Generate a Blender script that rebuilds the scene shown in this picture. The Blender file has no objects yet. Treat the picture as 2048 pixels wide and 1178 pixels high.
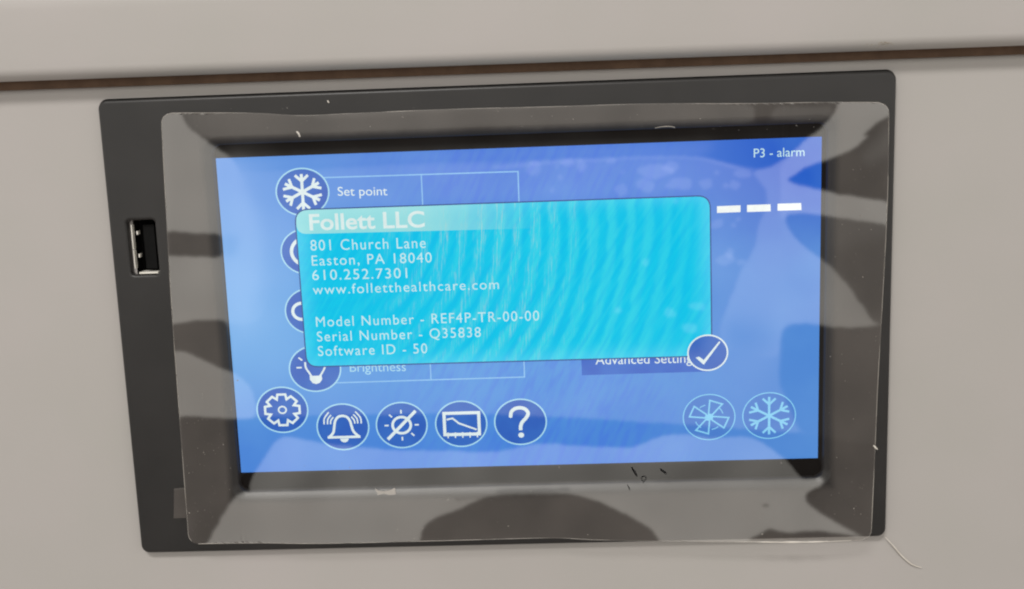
import bpy, bmesh, math, random
import numpy as np
random.seed(7); rng = np.random.default_rng(7)
sc = bpy.context.scene
C = sc.collection
MM = 0.001

# ------------------------------------------------------------------ camera
# frame of the display panel, in millimetres: x right, y up, z out of the panel (its front face is z = 0)
FOC, RX, RY, RZ = 2000.0, -0.157771397, 0.0281718163, -0.0357582933
CAM = np.array([12.1245, 48.9977, 260.647])
def _rot():
    cx, sx, cy, sy, cz, sz = math.cos(RX), math.sin(RX), math.cos(RY), math.sin(RY), math.cos(RZ), math.sin(RZ)
    X = np.array([[1, 0, 0], [0, cx, -sx], [0, sx, cx]]); Y = np.array([[cy, 0, sy], [0, 1, 0], [-sy, 0, cy]])
    Z = np.array([[cz, -sz, 0], [sz, cz, 0], [0, 0, 1]])
    return Z @ Y @ X
ROT = _rot()
def at(px, py, z=0.0):
    """point of the plane at height z seen at a pixel of the photograph"""
    d = ROT @ np.array([(px - 1024) / FOC, -(py - 589) / FOC, -1.0])
    t = (z - CAM[2]) / d[2]
    return CAM + d * t
def P2W(v):
    return (v[0] * MM, -v[2] * MM, v[1] * MM)
cam = bpy.data.cameras.new('camera'); co = bpy.data.objects.new('camera', cam); C.objects.link(co)
from mathutils import Matrix, Vector
T = np.array([[1, 0, 0], [0, 0, -1], [0, 1, 0]])
RW = T @ ROT
M = Matrix([[*RW[0], 0], [*RW[1], 0], [*RW[2], 0], [0, 0, 0, 1]]); M.translation = Vector(P2W(CAM))
co.matrix_world = M
cam.sensor_width = 36; cam.lens = FOC / 2048 * 36; cam.clip_start = 0.01; cam.clip_end = 50
sc.camera = co

# ------------------------------------------------------------------ light: a pale room above, a dark floor below
R0, DR = -0.185, 0.0045          # height (sine of elevation) of the edge between bright room and dark floor
w = bpy.data.worlds.new('World'); sc.world = w; w.use_nodes = True
nt = w.node_tree; N = nt.nodes; L = nt.links; N.clear()
tc = N.new('ShaderNodeTexCoord'); sep = N.new('ShaderNodeSeparateXYZ'); L.new(tc.outputs['Generated'], sep.inputs[0])
def maprange(N, L, src, a, b, c=0.0, d=1.0, smooth=False):
    m = N.new('ShaderNodeMapRange'); m.inputs['From Min'].default_value = a; m.inputs['From Max'].default_value = b
    m.inputs['To Min'].default_value = c; m.inputs['To Max'].default_value = d
    if smooth: m.interpolation_type = 'SMOOTHSTEP'
    L.new(src, m.inputs['Value']); return m.outputs['Result']
def mixc(N, L, fac, a, b, mode='MIX'):
    m = N.new('ShaderNodeMix'); m.data_type = 'RGBA'; m.blend_type = mode
    for s, v in ((m.inputs[0], fac), (m.inputs[6], a), (m.inputs[7], b)):
        if isinstance(v, (int, float)): s.default_value = v
        elif isinstance(v, tuple): s.default_value = (*v, 1)
        else: L.new(v, s)
    return m.outputs[2]
edge = maprange(N, L, sep.outputs['Z'], R0 - DR, R0 + DR)
up = maprange(N, L, sep.outputs['Z'], 0.15, 0.8, smooth=True)
room = mixc(N, L, up, (1.12, 1.08, 1.01), (0.28, 0.265, 0.245))
floor = mixc(N, L, maprange(N, L, sep.outputs['Z'], R0 - 0.08, -0.6, smooth=True), (0.035, 0.026, 0.022), (0.40, 0.36, 0.32))
col = mixc(N, L, edge, floor, room)
bg = N.new('ShaderNodeBackground'); L.new(col, bg.inputs['Color']); bg.inputs['Strength'].default_value = 1.0
wo = N.new('ShaderNodeOutputWorld'); L.new(bg.outputs[0], wo.inputs['Surface'])
def area(name, loc, target, size, power, colour):
    l = bpy.data.lights.new(name, 'AREA'); l.shape = 'RECTANGLE'; l.size, l.size_y = size; l.energy = power; l.color = colour
    o = bpy.data.objects.new(name, l); C.objects.link(o); o.location = loc
    o.rotation_euler = (Vector(target) - Vector(loc)).to_track_quat('-Z', 'Y').to_euler(); return o
area('ceiling_light', (-0.35, -1.15, 1.35), (0, 0, 0), (0.6, 0.22), 20.0, (1.0, 0.97, 0.935))
sc.view_settings.view_transform = 'Standard'; sc.view_settings.look = 'None'; sc.view_settings.exposure = 0; sc.view_settings.gamma = 1
sc.cycles.transparent_max_bounces = 24; sc.cycles.max_bounces = 8
sc.cycles.filter_width = 2.1 if hasattr(sc.cycles, 'filter_width') else 1.5

# ------------------------------------------------------------------ materials
def mat(name):
    m = bpy.data.materials.new(name); m.use_nodes = True; m.node_tree.nodes.clear()
    return m, m.node_tree.nodes, m.node_tree.links
def out(N, L, s):
    o = N.new('ShaderNodeOutputMaterial'); L.new(s, o.inputs['Surface'])
def noise(N, L, scale, detail=2, vec=None, rough=0.5):
    n = N.new('ShaderNodeTexNoise'); n.inputs['Scale'].default_value = scale; n.inputs['Detail'].default_value = detail
    n.inputs['Roughness'].default_value = rough
    if vec is None:
        t = N.new('ShaderNodeTexCoord'); vec = t.outputs['Object']
    L.new(vec, n.inputs['Vector']); return n.outputs['Fac']
def math_(N, L, op, a, b=None, c=None):
    m = N.new('ShaderNodeMath'); m.operation = op
    for i, v in enumerate((a, b, c)):
        if v is None: continue
        if isinstance(v, (int, float)): m.inputs[i].default_value = v
        else: L.new(v, m.inputs[i])
    return m.outputs[0]
def principled(name, ca, cb, rough, spec=0.5, nscale=300, bump=0.0, bscale=900, metal=0.0, detail=3, bdist=0.0001):
    m, N, L = mat(name)
    p = N.new('ShaderNodeBsdfPrincipled')
    f = noise(N, L, nscale, detail)
    L.new(mixc(N, L, maprange(N, L, f, 0.35, 0.65), ca, cb), p.inputs['Base Color'])
    p.inputs['Roughness'].default_value = rough; p.inputs['Specular IOR Level'].default_value = spec; p.inputs['Metallic'].default_value = metal
    if bump:
        b = N.new('ShaderNodeBump'); b.inputs['Strength'].default_value = bump; b.inputs['Distance'].default_value = bdist
        L.new(noise(N, L, bscale, 3), b.inputs['Height']); L.new(b.outputs[0], p.inputs['Normal'])
    out(N, L, p.outputs[0]); return m
def wall_mat():
    m, N, L = mat('beige_paint'); p = N.new('ShaderNodeBsdfPrincipled')
    L.new(mixc(N, L, maprange(N, L, noise(N, L, 22, 4), 0.3, 0.7), (0.424, 0.406, 0.383), (0.450, 0.421, 0.407)), p.inputs['Base Color'])
    L.new(maprange(N, L, noise(N, L, 40, 5), 0.3, 0.7, 0.40, 0.56), p.inputs['Roughness']); p.inputs['Specular IOR Level'].default_value = 0.32
    b1 = N.new('ShaderNodeBump'); b1.inputs['Strength'].default_value = 0.5; b1.inputs['Distance'].default_value = 0.0011; L.new(noise(N, L, 16, 2), b1.inputs['Height'])
    b2 = N.new('ShaderNodeBump'); b2.inputs['Strength'].default_value = 0.4; b2.inputs['Distance'].default_value = 0.00006; L.new(noise(N, L, 620, 3), b2.inputs['Height'])
    L.new(b1.outputs[0], b2.inputs['Normal']); L.new(b2.outputs[0], p.inputs['Normal']); out(N, L, p.outputs[0]); return m
M_wall = wall_mat()
M_seam_shade = principled('brown_seam_shade', (0.19, 0.12, 0.08), (0.15, 0.095, 0.065), 0.8, 0.2)
M_bezel = principled('charcoal_plastic', (0.016, 0.015, 0.0145), (0.021, 0.0195, 0.019), 0.40, 0.5, 60, 0.5, 3500, bdist=0.00003)
M_black = principled('black_display_border', (0.004, 0.004, 0.004), (0.005, 0.005, 0.005), 0.6, 0.08)
M_steel = principled('nickel_plating', (0.80, 0.77, 0.68), (0.88, 0.85, 0.78), 0.38, 0.8, 400, metal=0.15)
M_port_gap_black = principled('port_and_gap_shade_black', (0.004, 0.004, 0.004), (0.006, 0.006, 0.006), 0.6, 0.1)
M_lint_glint = principled('white_lint_glint', (0.62, 0.58, 0.52), (0.72, 0.68, 0.62), 0.9, 0.2)
M_dust = principled('dust', (0.22, 0.20, 0.18), (0.42, 0.39, 0.35), 0.9, 0.2)
M_fibre = principled('black_fibre', (0.006, 0.006, 0.006), (0.01, 0.01, 0.01), 0.8, 0.1)
M_tape = principled('torn_film_scrap', (0.36, 0.34, 0.31), (0.44, 0.41, 0.38), 0.5, 0.5)
M_smudge = principled('grey_smudge', (0.36, 0.32, 0.27), (0.31, 0.27, 0.22), 0.8, 0.1)

def emis(name, c, s=1.0):
    m, N, L = mat(name); e = N.new('ShaderNodeEmission'); f = noise(N, L, 500, 2)
    L.new(mixc(N, L, maprange(N, L, f, 0.3, 0.7), tuple(v * 0.94 for v in c), tuple(v * 1.03 for v in c)), e.inputs['Color'])
    e.inputs['Strength'].default_value = s * 1.12; out(N, L, e.outputs[0]); return m
M_white = emis('lit_white', (0.80, 0.92, 0.93))
M_txt = emis('lit_text', (0.62, 0.90, 0.95))
M_title = emis('lit_title', (0.78, 0.93, 0.92))
M_pale = emis('lit_pale_cyan', (0.26, 0.68, 0.98))
M_dash = emis('lit_dash', (0.95, 1.0, 0.98))
M_ring = emis('lit_ring', (0.42, 0.76, 0.95))
M_grid = emis('lit_table_line', (0.28, 0.58, 0.94))
M_navy = emis('lit_navy', (0.02, 0.08, 0.30))

def slant(N, L, tc, deg, scale):
    a = N.new('ShaderNodeMapping'); a.inputs['Rotation'].default_value = (0, math.radians(deg), 0); L.new(tc.outputs['Object'], a.inputs[0])
    b = N.new('ShaderNodeMapping'); b.inputs['Scale'].default_value = scale; L.new(a.outputs[0], b.inputs[0]); return b.outputs[0]
def screen_mat():
    m, N, L = mat('lit_screen_blue'); tc = N.new('ShaderNodeTexCoord'); s = N.new('ShaderNodeSeparateXYZ'); L.new(tc.outputs['Object'], s.inputs[0])
    x = maprange(N, L, s.outputs['X'], -0.075, 0.085); y = maprange(N, L, s.outputs['Z'], -0.040, 0.046)
    xl = maprange(N, L, s.outputs['X'], -0.075, -0.01, smooth=True); xr = maprange(N, L, s.outputs['X'], 0.0, 0.085, smooth=True)
    low = mixc(N, L, xl, (0.065, 0.24, 0.74), (0.065, 0.25, 0.76)); low = mixc(N, L, xr, low, (0.085, 0.27, 0.72))
    mid = mixc(N, L, xl, (0.15, 0.42, 0.84), (0.085, 0.34, 0.80)); mid = mixc(N, L, xr, mid, (0.075, 0.26, 0.72))
    top = mixc(N, L, xl, (0.11, 0.32, 0.79), (0.085, 0.235, 0.76)); xq = maprange(N, L, s.outputs['X'], 0.035, 0.085, smooth=True); top = mixc(N, L, xq, top, (0.012, 0.105, 0.62))
    c = mixc(N, L, maprange(N, L, y, 0.0, 0.45, smooth=True), low, mid)
    c = mixc(N, L, maprange(N, L, y, 0.45, 1.0, smooth=True), c, top)
    # slanting camera moire painted into the screen's colour
    f = noise(N, L, 1.0, 2, slant(N, L, tc, -27, (620, 1, 130)))
    bell = math_(N, L, 'MULTIPLY', maprange(N, L, s.outputs['X'], -0.045, -0.005, smooth=True), maprange(N, L, s.outputs['X'], 0.07, 0.02, smooth=True))
    k = math_(N, L, 'MULTIPLY', maprange(N, L, f, 0.42, 0.64), math_(N, L, 'MULTIPLY', bell, 0.42))
    c = mixc(N, L, k, c, (0.055, 0.17, 0.80))
    g = noise(N, L, 38, 3)
    c = mixc(N, L, maprange(N, L, g, 0.45, 0.7, 0, 0.22), c, (0.17, 0.44, 0.86))
    e = N.new('ShaderNodeEmission'); L.new(c, e.inputs['Color']); e.inputs['Strength'].default_value = 1.12; out(N, L, e.outputs[0]); return m
M_screen = screen_mat()
def disc_mat(name, a, b):
    m, N, L = mat(name); e = N.new('ShaderNodeEmission'); f = noise(N, L, 120, 2)
    L.new(mixc(N, L, maprange(N, L, f, 0.35, 0.65), a, b), e.inputs['Color']); out(N, L, e.outputs[0]); return m
M_disc = disc_mat('lit_disc_blue', (0.030, 0.135, 0.60), (0.040, 0.18, 0.66))
M_btn = disc_mat('lit_button_blue', (0.018, 0.12, 0.64), (0.03, 0.17, 0.70))
M_status = disc_mat('lit_status_disc', (0.075, 0.24, 0.74), (0.085, 0.27, 0.76))

def ringfield(N, L, s, cx, cy, period, tc):
    dx = math_(N, L, 'SUBTRACT', s.outputs['X'], cx * MM); dy = math_(N, L, 'SUBTRACT', s.outputs['Z'], cy * MM)
    d = math_(N, L, 'SQRT', math_(N, L, 'ADD', math_(N, L, 'MULTIPLY', dx, dx), math_(N, L, 'MULTIPLY', dy, dy)))
    d = math_(N, L, 'ADD', d, math_(N, L, 'MULTIPLY', noise(N, L, 45, 4, None, 0.7), 0.0050))
    return math_(N, L, 'SINE', math_(N, L, 'MULTIPLY', d, 2 * math.pi / (period * MM)))
def dialog_mat(title):
    m, N, L = mat('lit_title_bar' if title else 'lit_dialog_cyan'); tc = N.new('ShaderNodeTexCoord'); s = N.new('ShaderNodeSeparateXYZ'); L.new(tc.outputs['Object'], s.inputs[0])
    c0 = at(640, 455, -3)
    ring = maprange(N, L, ringfield(N, L, s, c0[0], c0[1], 4.9, tc), -0.9, 0.9, smooth=True)  # camera moire bands painted into the dialog colour
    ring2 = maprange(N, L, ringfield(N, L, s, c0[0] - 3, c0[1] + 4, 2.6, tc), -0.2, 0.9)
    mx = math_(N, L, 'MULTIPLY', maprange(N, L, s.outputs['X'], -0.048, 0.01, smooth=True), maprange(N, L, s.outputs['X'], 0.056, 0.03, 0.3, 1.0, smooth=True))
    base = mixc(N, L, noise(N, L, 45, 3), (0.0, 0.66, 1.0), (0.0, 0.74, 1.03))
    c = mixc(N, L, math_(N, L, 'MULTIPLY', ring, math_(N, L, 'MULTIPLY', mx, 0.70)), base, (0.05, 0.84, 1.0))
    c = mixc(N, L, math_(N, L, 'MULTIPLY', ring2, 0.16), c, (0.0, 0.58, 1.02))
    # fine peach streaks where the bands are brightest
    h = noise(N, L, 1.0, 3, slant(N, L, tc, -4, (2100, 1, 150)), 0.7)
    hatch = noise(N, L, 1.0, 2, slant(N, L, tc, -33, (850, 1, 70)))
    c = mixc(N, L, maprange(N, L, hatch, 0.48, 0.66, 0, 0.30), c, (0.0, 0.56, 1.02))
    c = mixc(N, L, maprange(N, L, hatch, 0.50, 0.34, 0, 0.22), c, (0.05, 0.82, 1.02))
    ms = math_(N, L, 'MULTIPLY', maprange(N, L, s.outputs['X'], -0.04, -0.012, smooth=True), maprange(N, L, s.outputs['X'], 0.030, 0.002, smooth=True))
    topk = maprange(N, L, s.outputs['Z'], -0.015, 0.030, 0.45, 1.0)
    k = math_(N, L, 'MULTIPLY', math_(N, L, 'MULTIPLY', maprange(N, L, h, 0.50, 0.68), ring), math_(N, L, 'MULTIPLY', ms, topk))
    if title:
        fade = maprange(N, L, s.outputs['X'], -0.026, 0.014, 1.0, 0.0, smooth=True)
        tl = mixc(N, L, noise(N, L, 200, 3), (0.34, 0.86, 0.92), (0.42, 0.92, 0.94))
        c = mixc(N, L, fade, c, tl)
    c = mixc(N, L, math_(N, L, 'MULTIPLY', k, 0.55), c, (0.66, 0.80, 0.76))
    e = N.new('ShaderNodeEmission'); L.new(c, e.inputs['Color']); out(N, L, e.outputs[0]); return m
M_dialog = dialog_mat(False); M_titlebar = dialog_mat(True)

def film_mat():
    """clear PET film: mirror-like reflection over transparency; adhesive haze towards its margin"""
    m, N, L = mat('clear_film'); tc = N.new('ShaderNodeTexCoord'); s = N.new('ShaderNodeSeparateXYZ'); L.new(tc.outputs['Object'], s.inputs[0])
    g = N.new('ShaderNodeBsdfGlossy'); g.inputs['Roughness'].default_value = 0.0; g.inputs['Color'].default_value = (1, 0.985, 0.96, 1)
    t = N.new('ShaderNodeBsdfTransparent'); t.inputs['Color'].default_value = (0.97, 0.97, 0.965, 1)
    mx = N.new('ShaderNodeMixShader'); mx.inputs[0].default_value = 0.175; L.new(t.outputs[0], mx.inputs[1]); L.new(g.outputs[0], mx.inputs[2])
    ox0, oy0, ox1, oy1 = OPEN
    ax = math_(N, L, 'ABSOLUTE', math_(N, L, 'SUBTRACT', s.outputs['X'], (ox0 + ox1) / 2 * MM))
    ay = math_(N, L, 'ABSOLUTE', math_(N, L, 'SUBTRACT', s.outputs['Z'], (oy0 + oy1) / 2 * MM))
    hx = maprange(N, L, ax, (ox1 - ox0) / 2 * MM + 0.0002, (ox1 - ox0) / 2 * MM + 0.003, smooth=True)
    hy = maprange(N, L, ay, (oy1 - oy0) / 2 * MM + 0.0002, (oy1 - oy0) / 2 * MM + 0.003, smooth=True)
    h = math_(N, L, 'MAXIMUM', hx, hy)
    v = maprange(N, L, noise(N, L, 55, 4), 0.3, 0.7, 0.065, 0.115)
    d = N.new('ShaderNodeBsdfDiffuse'); d.inputs['Color'].default_value = (0.50, 0.44, 0.40, 1)
    m2 = N.new('ShaderNodeMixShader'); L.new(math_(N, L, 'MULTIPLY', h, v), m2.inputs[0]); L.new(mx.outputs[0], m2.inputs[1]); L.new(d.outputs[0], m2.inputs[2])
    out(N, L, m2.outputs[0]); return m
def film_edge_mat():
    m, N, L = mat('cut_edge_highlight'); d = N.new('ShaderNodeBsdfPrincipled'); t = N.new('ShaderNodeBsdfTransparent'); mx = N.new('ShaderNodeMixShader')
    d.inputs['Base Color'].default_value = (0.55, 0.51, 0.46, 1); d.inputs['Roughness'].default_value = 0.3
    L.new(maprange(N, L, noise(N, L, 90, 3), 0.4, 0.68, 0.12, 0.75), mx.inputs[0]); L.new(t.outputs[0], mx.inputs[1]); L.new(d.outputs[0], mx.inputs[2])
    out(N, L, mx.outputs[0]); return m

# ------------------------------------------------------------------ helpers
def thing(name, label, cat, loc=(0, 0, 0), group=None):
    o = bpy.data.objects.new(name, None); C.objects.link(o); o.location = P2W(loc); o['label'] = label; o['category'] = cat
    o.empty_display_size = 0.01
    if group: o['group'] = group
    return o
def link(name, me, mats, parent=None):
    o = bpy.data.objects.new(name, me); C.objects.link(o)
    for m in (mats if isinstance(mats, (list, tuple)) else [mats]): me.materials.append(m)
    if parent is not None: o.parent = parent
    return o
def tag(o, label, cat, group=None):
    o['label'] = label; o['category'] = cat
    if group: o['group'] = group
    return o
class MB:
    """collects vertices (panel frame, mm) and faces"""
    def __init__(s): s.v = []; s.f = []; s.m = []; s.sm = []
    def add(s, vs, fs, mi=0, smooth=False):
        b = len(s.v); s.v += [tuple(map(float, v)) for v in vs]; s.f += [tuple(i + b for i in f) for f in fs]
        s.m += [mi] * len(fs); s.sm += [smooth] * len(fs)
    def build(s, name, mats, parent=None, org=(0, 0, 0)):
        me = bpy.data.meshes.new(name)
        me.from_pydata([P2W((v[0] - org[0], v[1] - org[1], v[2] - org[2])) for v in s.v], [], s.f)
        me.polygons.foreach_set('material_index', s.m); me.polygons.foreach_set('use_smooth', s.sm); me.update()
        return link(name, me, mats, parent)
def rrect(x0, y0, x1, y1, r, n=8, z=0):
    pts = []
    for cx, cy, a in ((x1 - r, y1 - r, 0), (x0 + r, y1 - r, 90), (x0 + r, y0 + r, 180), (x1 - r, y0 + r, 270)):
        for k in range(n + 1):
            t = math.radians(a + 90 * k / n); pts.append((cx + r * math.cos(t), cy + r * math.sin(t), z))
    return pts
def loft(mb, rings, mi=0, smooth=True, closed=True):
    n = len(rings[0]); vs = [p for r in rings for p in r]; fs = []
    for k in range(len(rings) - 1):
        for i in range(n if closed else n - 1):
            j = (i + 1) % n
            fs.append((k * n + i, k * n + j, (k + 1) * n + j, (k + 1) * n + i))
    mb.add(vs, fs, mi, smooth)
def capfill(mb, pts, mi=0):
    mb.add(pts, [tuple(range(len(pts)))], mi)
def box(mb, x0, x1, y0, y1, z0, z1, mi=0):
    v = [(x, y, z) for z in (z0, z1) for y in (y0, y1) for x in (x0, x1)]
    mb.add(v, [(0, 2, 3, 1), (4, 5, 7, 6), (0, 1, 5, 4), (2, 6, 7, 3), (0, 4, 6, 2), (1, 3, 7, 5)], mi)
def tube(mb, pts, r, mi=0, sides=6):
    pts = [np.array(p, float) for p in pts]; rings = []
    for i, p in enumerate(pts):
        t = pts[min(i + 1, len(pts) - 1)] - pts[max(i - 1, 0)]; t = t / (np.linalg.norm(t) + 1e-9)
        a = np.cross(t, (0, 0, 1)); a = a / (np.linalg.norm(a) + 1e-9); b = np.cross(t, a)
        rr = r[i] if isinstance(r, (list, tuple)) else r
        rings.append([tuple(p + rr * (math.cos(q) * a + math.sin(q) * b)) for q in [2 * math.pi * k / sides for k in range(sides)]])
    loft(mb, rings, mi, True)
    mb.add(rings[0], [tuple(range(sides))], mi); mb.add(rings[-1], [tuple(range(sides))], mi)
def smoothline(pts, n=8, closed=False):
    p = np.array(pts, float); m = len(p); res = []
    rngk = range(m if closed else m - 1)
    for i in rngk:
        a = p[(i - 1) % m] if closed or i > 0 else p[0]; b = p[i]; c = p[(i + 1) % m]; d = p[(i + 2) % m] if closed or i + 2 < m else p[-1]
        for k in range(n):
            t = k / n
            res.append(0.5 * ((2 * b) + (c - a) * t + (2 * a - 5 * b + 4 * c - d) * t * t + (3 * b - a - 3 * c + d) * t ** 3))
    if not closed: res.append(p[-1])
    return np.array(res)

# ------------------------------------------------------------------ the appliance front
# ledge line: lower front edge of the fascia, upper edge of the panel
WALLZ = -2.2
fr = thing('refrigerator', 'beige painted refrigerator front with a raised fascia above a dark seam', 'refrigerator', (0, 80, WALLZ))
FO = np.array((0, 80, WALLZ))
def along(pa, pb, z):
    a, b = at(*pa, z), at(*pb, z); d = (b - a) / (b[0] - a[0])
    return lambda x: a + d * (x - a[0])
LZ = 4.3
low = along((0, 163), (2048, 90), LZ)            # lowest front line of fascia
wtop = along((0, 181), (2048, 108), WALLZ)       # top line of the lower panel
crs = along((0, 16), (480, -2), LZ)              # crease at the fascia's upper front
X0, X1 = -420, 440
def profile(mb, fn, prof, mi=0):
    """prof: (dy, z) offsets from the line fn, run from X0 to X1"""
    rings = []
    for x in np.linspace(X0, X1, 81):
        p = fn(x); rings.append([(x, p[1] + dy, z) for dy, z in prof])
    loft(mb, rings, mi, True, closed=False)
mb = MB()
prof = []
prof.append((0.0, WALLZ - 4)); prof.append((0.0, WALLZ - 1.5))
for k in range(9):
    t = math.radians(90 * k / 8); prof.append((-1.5 + 1.5 * math.cos(t), WALLZ - 1.5 + 1.5 * math.sin(t)))
prof += [(-2.1, WALLZ), (-3, WALLZ)]
profile(mb, wtop, prof)
bm = bmesh.new()                                   # the flat of the panel, with the cut-out behind the display
topv = [(x_, wtop(x_)[1] - 3) for x_ in np.linspace(X0, X1, 81)]
loops = [topv + [(X1, -400), (X0, -400)], rrect(-97, -56, 98, 56, 2, 4)]
es = []
for lp in loops:
    vs_ = [bm.verts.new((p[0], p[1], WALLZ)) for p in lp]
    es += [bm.edges.new((vs_[i], vs_[(i + 1) % len(vs_)])) for i in range(len(vs_))]
bmesh.ops.triangle_fill(bm, edges=es, use_beauty=True, use_dissolve=False)
mb.add([tuple(v.co) for v in bm.verts], [[v.index for v in f.verts] if f.normal.z > 0 else [v.index for v in f.verts][::-1] for f in (bm.verts.index_update(), bm.normal_update(), bm.faces)[2]])
bm.free()
o = mb.build('front_panel', M_wall, fr, FO)
mb = MB(); prof = [(2.6, WALLZ - 5), (0.9, WALLZ - 2.2), (0.6, WALLZ - 0.8)]
r = 3.1
for k in range(11):
    t = math.radians(-80 + 80 * k / 10); prof.append((r + r * math.sin(t), LZ - r + r * math.cos(t)))
hcr = crs(0)[1] - low(0)[1]
prof += [(6, LZ + 0.02), (hcr * 0.6, LZ + 0.05), (hcr - 1.0, LZ)]
for k in range(1, 6):
    t = math.radians(5 * k); prof.append((hcr - 1 + 12 * math.sin(t), LZ - 12 + 12 * math.cos(t)))
prof += [(hcr + 20, LZ - 7.8), (hcr + 24, LZ - 8.6), (hcr + 320, LZ - 8.6)]
profile(mb, low, prof)
mb.build('upper_fascia', M_wall, fr, FO)
mb = MB(); profile(mb, wtop, [(-3, WALLZ - 1.55), (7, WALLZ - 1.55)]); mb.build('seam_shade', M_seam_shade, fr, FO)  # brown strip in the seam, the fascia's shadow put into its colour

# ------------------------------------------------------------------ the display unit
BW, BH = 205.0, 123.977
disp = thing('control_display', 'charcoal framed touch display with a lit blue screen set into the beige panel', 'control panel', (0, 0, WALLZ))
DO = np.array((0, 0, WALLZ))
oc = [at(420, 289, -1), at(1652, 247, -1), at(1651, 957, -1), at(481, 982, -1)]
OPEN = ((oc[0][0] + oc[3][0]) / 2, (oc[2][1] + oc[3][1]) / 2, (oc[1][0] + oc[2][0]) / 2, (oc[0][1] + oc[1][1]) / 2)
uc = [at(251.5, 441, 0), at(309.5, 440, 0), at(317, 549.5, 0), at(262.5, 550.5, 0)]
UX0, UX1 = (uc[0][0] + uc[3][0]) / 2, (uc[1][0] + uc[2][0]) / 2
UY0, UY1 = (uc[2][1] + uc[3][1]) / 2, (uc[0][1] + uc[1][1]) / 2
print('OPEN', OPEN, 'USB', UX0, UX1, UY0, UY1)
hw, hh = BW / 2, BH / 2
gk = MB(); ga = rrect(-hw - .38, -hh - .2, hw + .25, hh + .42, 2.5, 8, WALLZ - .3); gb = [(p[0], p[1], WALLZ + .35) for p in ga]; gc = rrect(-hw + 1.5, -hh + 1.5, hw - 1.5, hh - 1.5, 1.5, 8, WALLZ + .36)
loft(gk, [ga, gb, gc], 0, False); gk.build('gap_shade_ring', M_port_gap_black, disp, DO)  # black ring standing in for the shade of the gap around the bezel
bm = bmesh.new()
def ring_bm(pts): return [bm.verts.new(p) for p in pts]
def bridge(a, b, smooth=True):
    n = len(a)
    for i in range(n):
        f = bm.faces.new((a[i], a[(i + 1) % n], b[(i + 1) % n], b[i])); f.smooth = smooth
def R(inset, z, rr): return rrect(-hw + inset, -hh + inset, hw - inset, hh - inset, max(rr - inset, .3), 8, z)
outer = [ring_bm(R(0.5, WALLZ - 0.5, 2.3)), ring_bm(R(0.15, WALLZ + 0.5, 2.3)), ring_bm(R(0, -0.9, 2.3))]
for k in range(1, 6):
    t = math.radians(90 * k / 5); outer.append(ring_bm(R(0.8 - 0.8 * math.cos(t), -0.8 + 0.8 * math.sin(t), 2.3)))
outer.append(ring_bm(R(1.1, 0.0, 2.3)))
for a, b in zip(outer, outer[1:]): bridge(a, b)
ox0, oy0, ox1, oy1 = OPEN; lw = 2.0
def Q(g, z): return rrect(ox0 - g, oy0 - g, ox1 + g, oy1 + g, 2.6 + g, 8, z)
inner = [ring_bm(Q(lw + 0.3, 0.0))]
for k in range(0, 7):
    q_ = k / 6; inner.append(ring_bm(Q(lw * (1 - q_), -1.25 * (q_ - .08 * math.sin(math.pi * q_)))))
inner.append(ring_bm(Q(0, -4.2)))
for a, b in zip(inner, inner[1:]): bridge(a, b)
def U(g, z): return rrect(UX0 - g, UY0 - g, UX1 + g, UY1 + g, 1.0 + g, 6, z)
usb = [ring_bm(U(0.9, 0.0))]
for k in range(0, 5):
    t = math.radians(90 * k / 4); usb.append(ring_bm(U(0.7 * (1 - math.sin(t)), -0.7 * (1 - math.cos(t)))))
usb.append(ring_bm(U(0, -9)))
for a, b in zip(usb, usb[1:]): bridge(a, b)
bm.edges.ensure_lookup_table()
es = []
for rg in (outer[-1], inner[0], usb[0]):
    for i in range(len(rg)): es.append(bm.edges.get((rg[i], rg[(i + 1) % len(rg)])))
g = bmesh.ops.triangle_fill(bm, edges=es, use_beauty=True, use_dissolve=False)
bmesh.ops.recalc_face_normals(bm, faces=bm.faces)
for v in bm.verts: v.co = Vector(P2W(np.array(v.co) - DO))
me = bpy.data.meshes.new('bezel'); bm.to_mesh(me); bm.free(); link('bezel', me, M_bezel, disp)

# usb socket (panel frame), seen slightly from the right
port = MB()
x0, x1, y0, y1 = UX0 + 0.85, UX1 - 0.2, UY0 + 0.25, UY1 - 0.2
ymid = y0 + (y1 - y0) * 0.46
box(port, x0, x0 + 0.22, ymid + 0.14, y1 - 1.0, -2.3, -0.75)
box(port, x0, x0 + 0.22, y0 + 1.5, ymid - 0.14, -2.3, -0.75)
box(port, x0 + 1.1, x1 - 0.3, y0, y0 + 0.45, -4.5, -0.75)
pu = port.build('usb_port', M_steel, disp, DO)
b = MB(); box(b, x0 + 2.6, x1 - 0.9, y0 + 1.2, y1 - 1.2, -8, -2.2); b.build('tongue', M_port_gap_black, pu)
pu.children[0].location = (0, 0, 0)
b = MB(); box(b, UX0 - 1, UX1 + 1, UY0 - 1, UY1 + 1, -10, -9.2); b.build('socket_back', M_port_gap_black, pu)
for yy in (y0 + (y1 - y0) * 0.77, y0 + (y1 - y0) * 0.34):
    b = MB(); box(b, x0 + 1.0, x0 + 1.35, yy - 0.45, yy + 0.45, -3.2, -1.6); b.build('contact_spring', M_steel, pu)
for c_ in pu.children:      # sub-part meshes above were given in the panel frame
    for v in c_.data.vertices: v.co = v.co - Vector(P2W(DO))

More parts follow.
